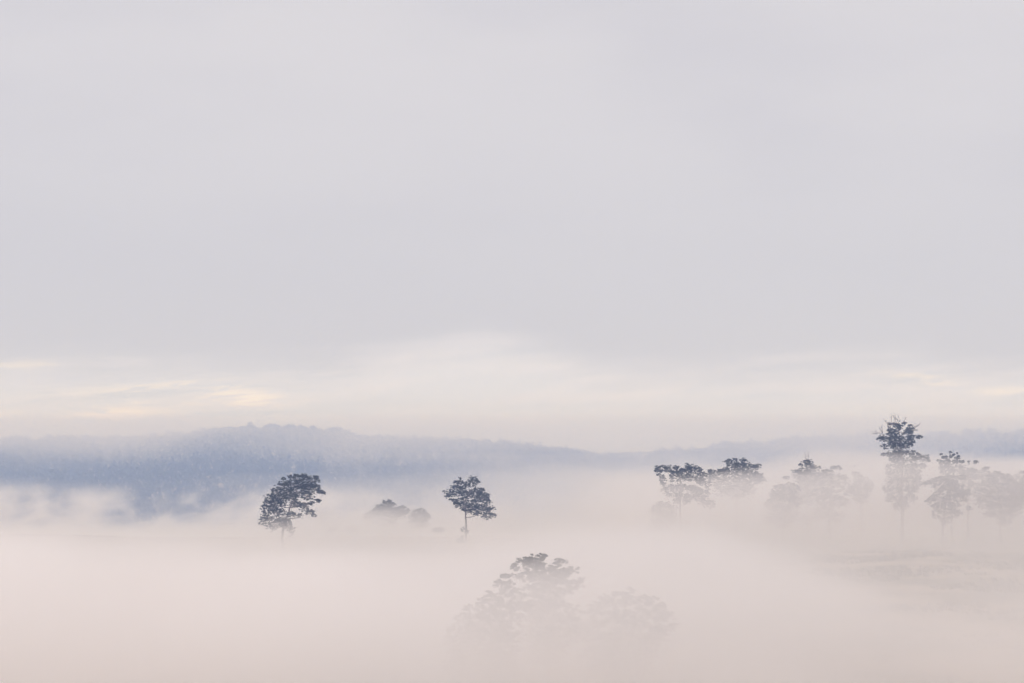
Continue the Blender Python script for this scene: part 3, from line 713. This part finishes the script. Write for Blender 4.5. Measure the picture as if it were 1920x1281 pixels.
m_haze = volume_material('haze_air', 4.3e-4, col(0.42, 0.575, 1.0), 0.0, (1, 1, 1, 1))
haze = box_mesh('haze', (-6500, -1700, -210), (6500, 7400, 60), m_haze)
haze['kind'] = 'stuff'


def fog_object(name, lo, hi, res, mat, field):
    """A grid of fog density computed with fields and drifting where the field says."""
    o = mesh_object(name, [(0, 0, 0), (1, 0, 0), (0, 1, 0)], np.array([(0, 1, 2)]), mat)
    nt = bpy.data.node_groups.new(name, 'GeometryNodeTree')
    nt.interface.new_socket('Geometry', in_out='INPUT', socket_type='NodeSocketGeometry')
    nt.interface.new_socket('Geometry', in_out='OUTPUT', socket_type='NodeSocketGeometry')
    g = G(nt)
    pos = g.node('GeometryNodeInputPosition').outputs[0]
    x, y, z = g.split(pos)
    vc = g.node('GeometryNodeVolumeCube')
    g.put(vc.inputs['Density'], field(g, pos, x, y, z))
    vc.inputs['Background'].default_value = 0.0
    vc.inputs['Min'].default_value = lo
    vc.inputs['Max'].default_value = hi
    for k, r in zip(('Resolution X', 'Resolution Y', 'Resolution Z'), res):
        vc.inputs[k].default_value = r
    sm = g.node('GeometryNodeSetMaterial')
    g.put(sm.inputs['Geometry'], vc.outputs[0])
    sm.inputs['Material'].default_value = mat
    go = g.node('NodeGroupOutput')
    g.put(go.inputs[0], sm.outputs[0])
    mod = o.modifiers.new('fog', 'NODES')
    mod.node_group = nt
    o['kind'] = 'stuff'
    return o


def paddock_fog(g, pos, x, y, z):
    n_top = g.noise(g.xyz(x, g.mul(y, 0.6), g.mul(z, 0.4)), 0.016, 3.0, 0.5)
    n_bil = g.noise(g.xyz(x, g.mul(y, 0.6), z), 0.05, 3.0, 0.55)
    n_den = g.noise(g.xyz(x, g.mul(y, 0.5), g.mul(z, 2.0)), 0.022, 3.0, 0.55)
    # surface of the fog pool: it sinks with the ground towards the far valley
    left = g.mad(g.m('MAXIMUM', g.sub(y, 400), 0.0), -0.040, -19.0)
    mid = g.mad(g.m('MAXIMUM', g.sub(y, 690), 0.0), -0.20, g.ramp(x, -28, 40, -20.8, -17.6))
    top = g.mixf(g.ramp(x, -78, -40), left, mid)
    top = g.mad(g.mul(g.ramp(y, 300, 430, 1.0, 0.0), g.ramp(x, 26, 52, 1.0, 0.0)), 4.6, top)
    r1 = g.m('POWER', g.mul(g.add(x, 62), 0.045), 2.0)
    r2 = g.m('POWER', g.mul(g.sub(y, 555), 0.022), 2.0)
    hump = g.m('EXPONENT', g.mul(g.add(r1, r2), -1.0))
    top = g.mad(hump, 2.4, top)
    top = g.mad(g.sub(n_top, 0.5), 10.0, g.mad(g.sub(n_bil, 0.5), 6.0, top))
    near = g.add(g.ramp(x, 28, 60, 0.0295, 0.0105), g.ramp(z, -29, -23, 0.011, 0.0))
    far = g.mul(g.ramp(x, -45, 15, 0.016, 0.0098), g.ramp(x, 45, 75, 1.0, 0.72))
    s = g.mixf(g.ramp(y, 325, 400), near, far)
    s = g.mul(s, g.ramp(n_den, 0.25, 0.75, 0.45, 1.55, False))
    low = g.mul(s, g.ramp(g.sub(top, z), -1.0, 6.0))
    low = g.mul(low, g.mul(g.ramp(y, 185, 240), g.ramp(y, 860, 990, 1.0, 0.0)))
    # thicker bank lying in the trees on the right of the rise
    rt = g.ramp(x, 40, 130, -12.3, -7.2, False)
    rt = g.add(g.mad(g.sub(n_top, 0.5), 8.0, rt), g.mul(g.sub(n_bil, 0.5), 7.0))
    rt = g.mad(g.m('EXPONENT', g.mul(g.m('POWER', g.mul(g.sub(x, 107), 0.075), 2.0), -1.0)), 5.0, rt)
    b = g.mul(g.ramp(x, 14, 44), g.mul(g.ramp(y, 510, 535), g.ramp(y, 690, 760, 1.0, 0.0)))
    b = g.mul(g.mul(b, g.ramp(g.sub(rt, z), -1.5, 4.0)), g.ramp(n_den, 0.25, 0.75, 0.010, 0.020, False))
    b = g.mul(b, g.ramp(g.sub(z, -22.0), -6.0, 4.0, 0.85, 1.0))
    return g.add(low, b)


def range_mist(g, pos, x, y, z):
    n_f = g.noise(g.xyz(x, g.mul(y, 0.5), g.mul(z, 1.6)), 0.0120, 6.0, 0.60, 0.6)
    n_s = g.noise(g.xyz(g.mul(x, 0.7), g.mul(y, 0.3), g.mul(z, 2.2)), 0.0045, 5.0, 0.55, 0.3)
    # pool in the valley floor, heaped and torn along its top
    lowt = g.add(g.mad(g.sub(n_f, 0.5), 110.0, -93.0), g.mul(g.sub(n_s, 0.5), 50.0))
    pool = g.mul(g.ramp(g.sub(lowt, z), -8, 24), g.mul(g.ramp(y, 1900, 2000), g.ramp(y, 2500, 2700, 1.0, 0.0)))
    pool = g.mul(pool, 0.0055)
    # torn wisps over the foot of the left slope
    n_w = g.noise(g.xyz(x, g.mul(y, 0.6), g.mul(z, 1.25)), 0.0190, 6.0, 0.62, 0.8)
    w = g.ramp(g.mad(n_s, 0.35, g.mul(n_w, 0.65)), 0.475, 0.565)
    w = g.mul(w, g.mul(g.ramp(z, -66, -46, 1.0, 0.0), g.ramp(x, -230, -120, 1.0, 0.25)))
    w = g.mul(g.mul(w, g.mul(g.ramp(y, 1950, 2010), g.ramp(y, 2120, 2220, 1.0, 0.0))), 0.021)
    # thin veil drifting over the upper slope and the crest
    v = g.mul(g.ramp(n_s, 0.32, 0.68, 0.55, 1.45), g.ramp(g.mad(g.sub(n_f, 0.5), 45.0, g.add(z, g.mul(g.sub(n_s, 0.5), 60.0))), -56, -16))
    v = g.mul(v, g.ramp(g.m('ABSOLUTE', g.sub(x, 170)), 60, 360, 0.0021, 0.0027))
    v = g.mul(v, g.mul(g.mul(g.ramp(y, 2850, 2950), g.ramp(y, 3420, 3540, 1.0, 0.0)), g.ramp(z, 8, 44, 1.0, 0.0)))
    # bank filling the right half of the valley, thinning upwards
    rt = g.add(g.mad(g.sub(n_f, 0.5), 60.0, g.ramp(x, -520, 350, -66.0, -30.0)), g.mul(g.sub(n_s, 0.5), 50.0))
    r = g.mul(g.ramp(x, -560, 200, 0.0, 1.0), g.ramp(g.sub(rt, z), -14, 38))
    r = g.mul(g.mul(r, g.mul(g.ramp(y, 2000, 2200), g.ramp(y, 3200, 3400, 1.0, 0.0))), 0.0040)
    # faint even mist between the knoll and the range
    thin = g.mul(g.mul(g.ramp(y, 1950, 2300), g.ramp(y, 3300, 3450, 1.0, 0.0)), g.ramp(n_s, 0.35, 0.65, 0.00025, 0.00058))
    thin = g.mul(thin, g.ramp(z, -30, 10, 1.0, 0.0))
    return g.add(g.add(g.add(pool, w), thin), g.add(v, r))


FOG_COL = col(0.998, 0.975, 0.968)
m_fog = volume_material('fog_air', 1.0, FOG_COL, 0.25, (0, 0, 0, 1), 3.0)
m_mist = volume_material('mist_air', 1.0, FOG_COL, 0.25, (0, 0, 0, 1), 3.0)
fog = fog_object('ground_fog', (-260, 130, -60), (260, 1000, 0), (131, 219, 61), m_fog, paddock_fog)
mist = fog_object('hillside_mist', (-1150, 1880, -160), (1150, 3560, 59), (288, 85, 63), m_mist, range_mist)
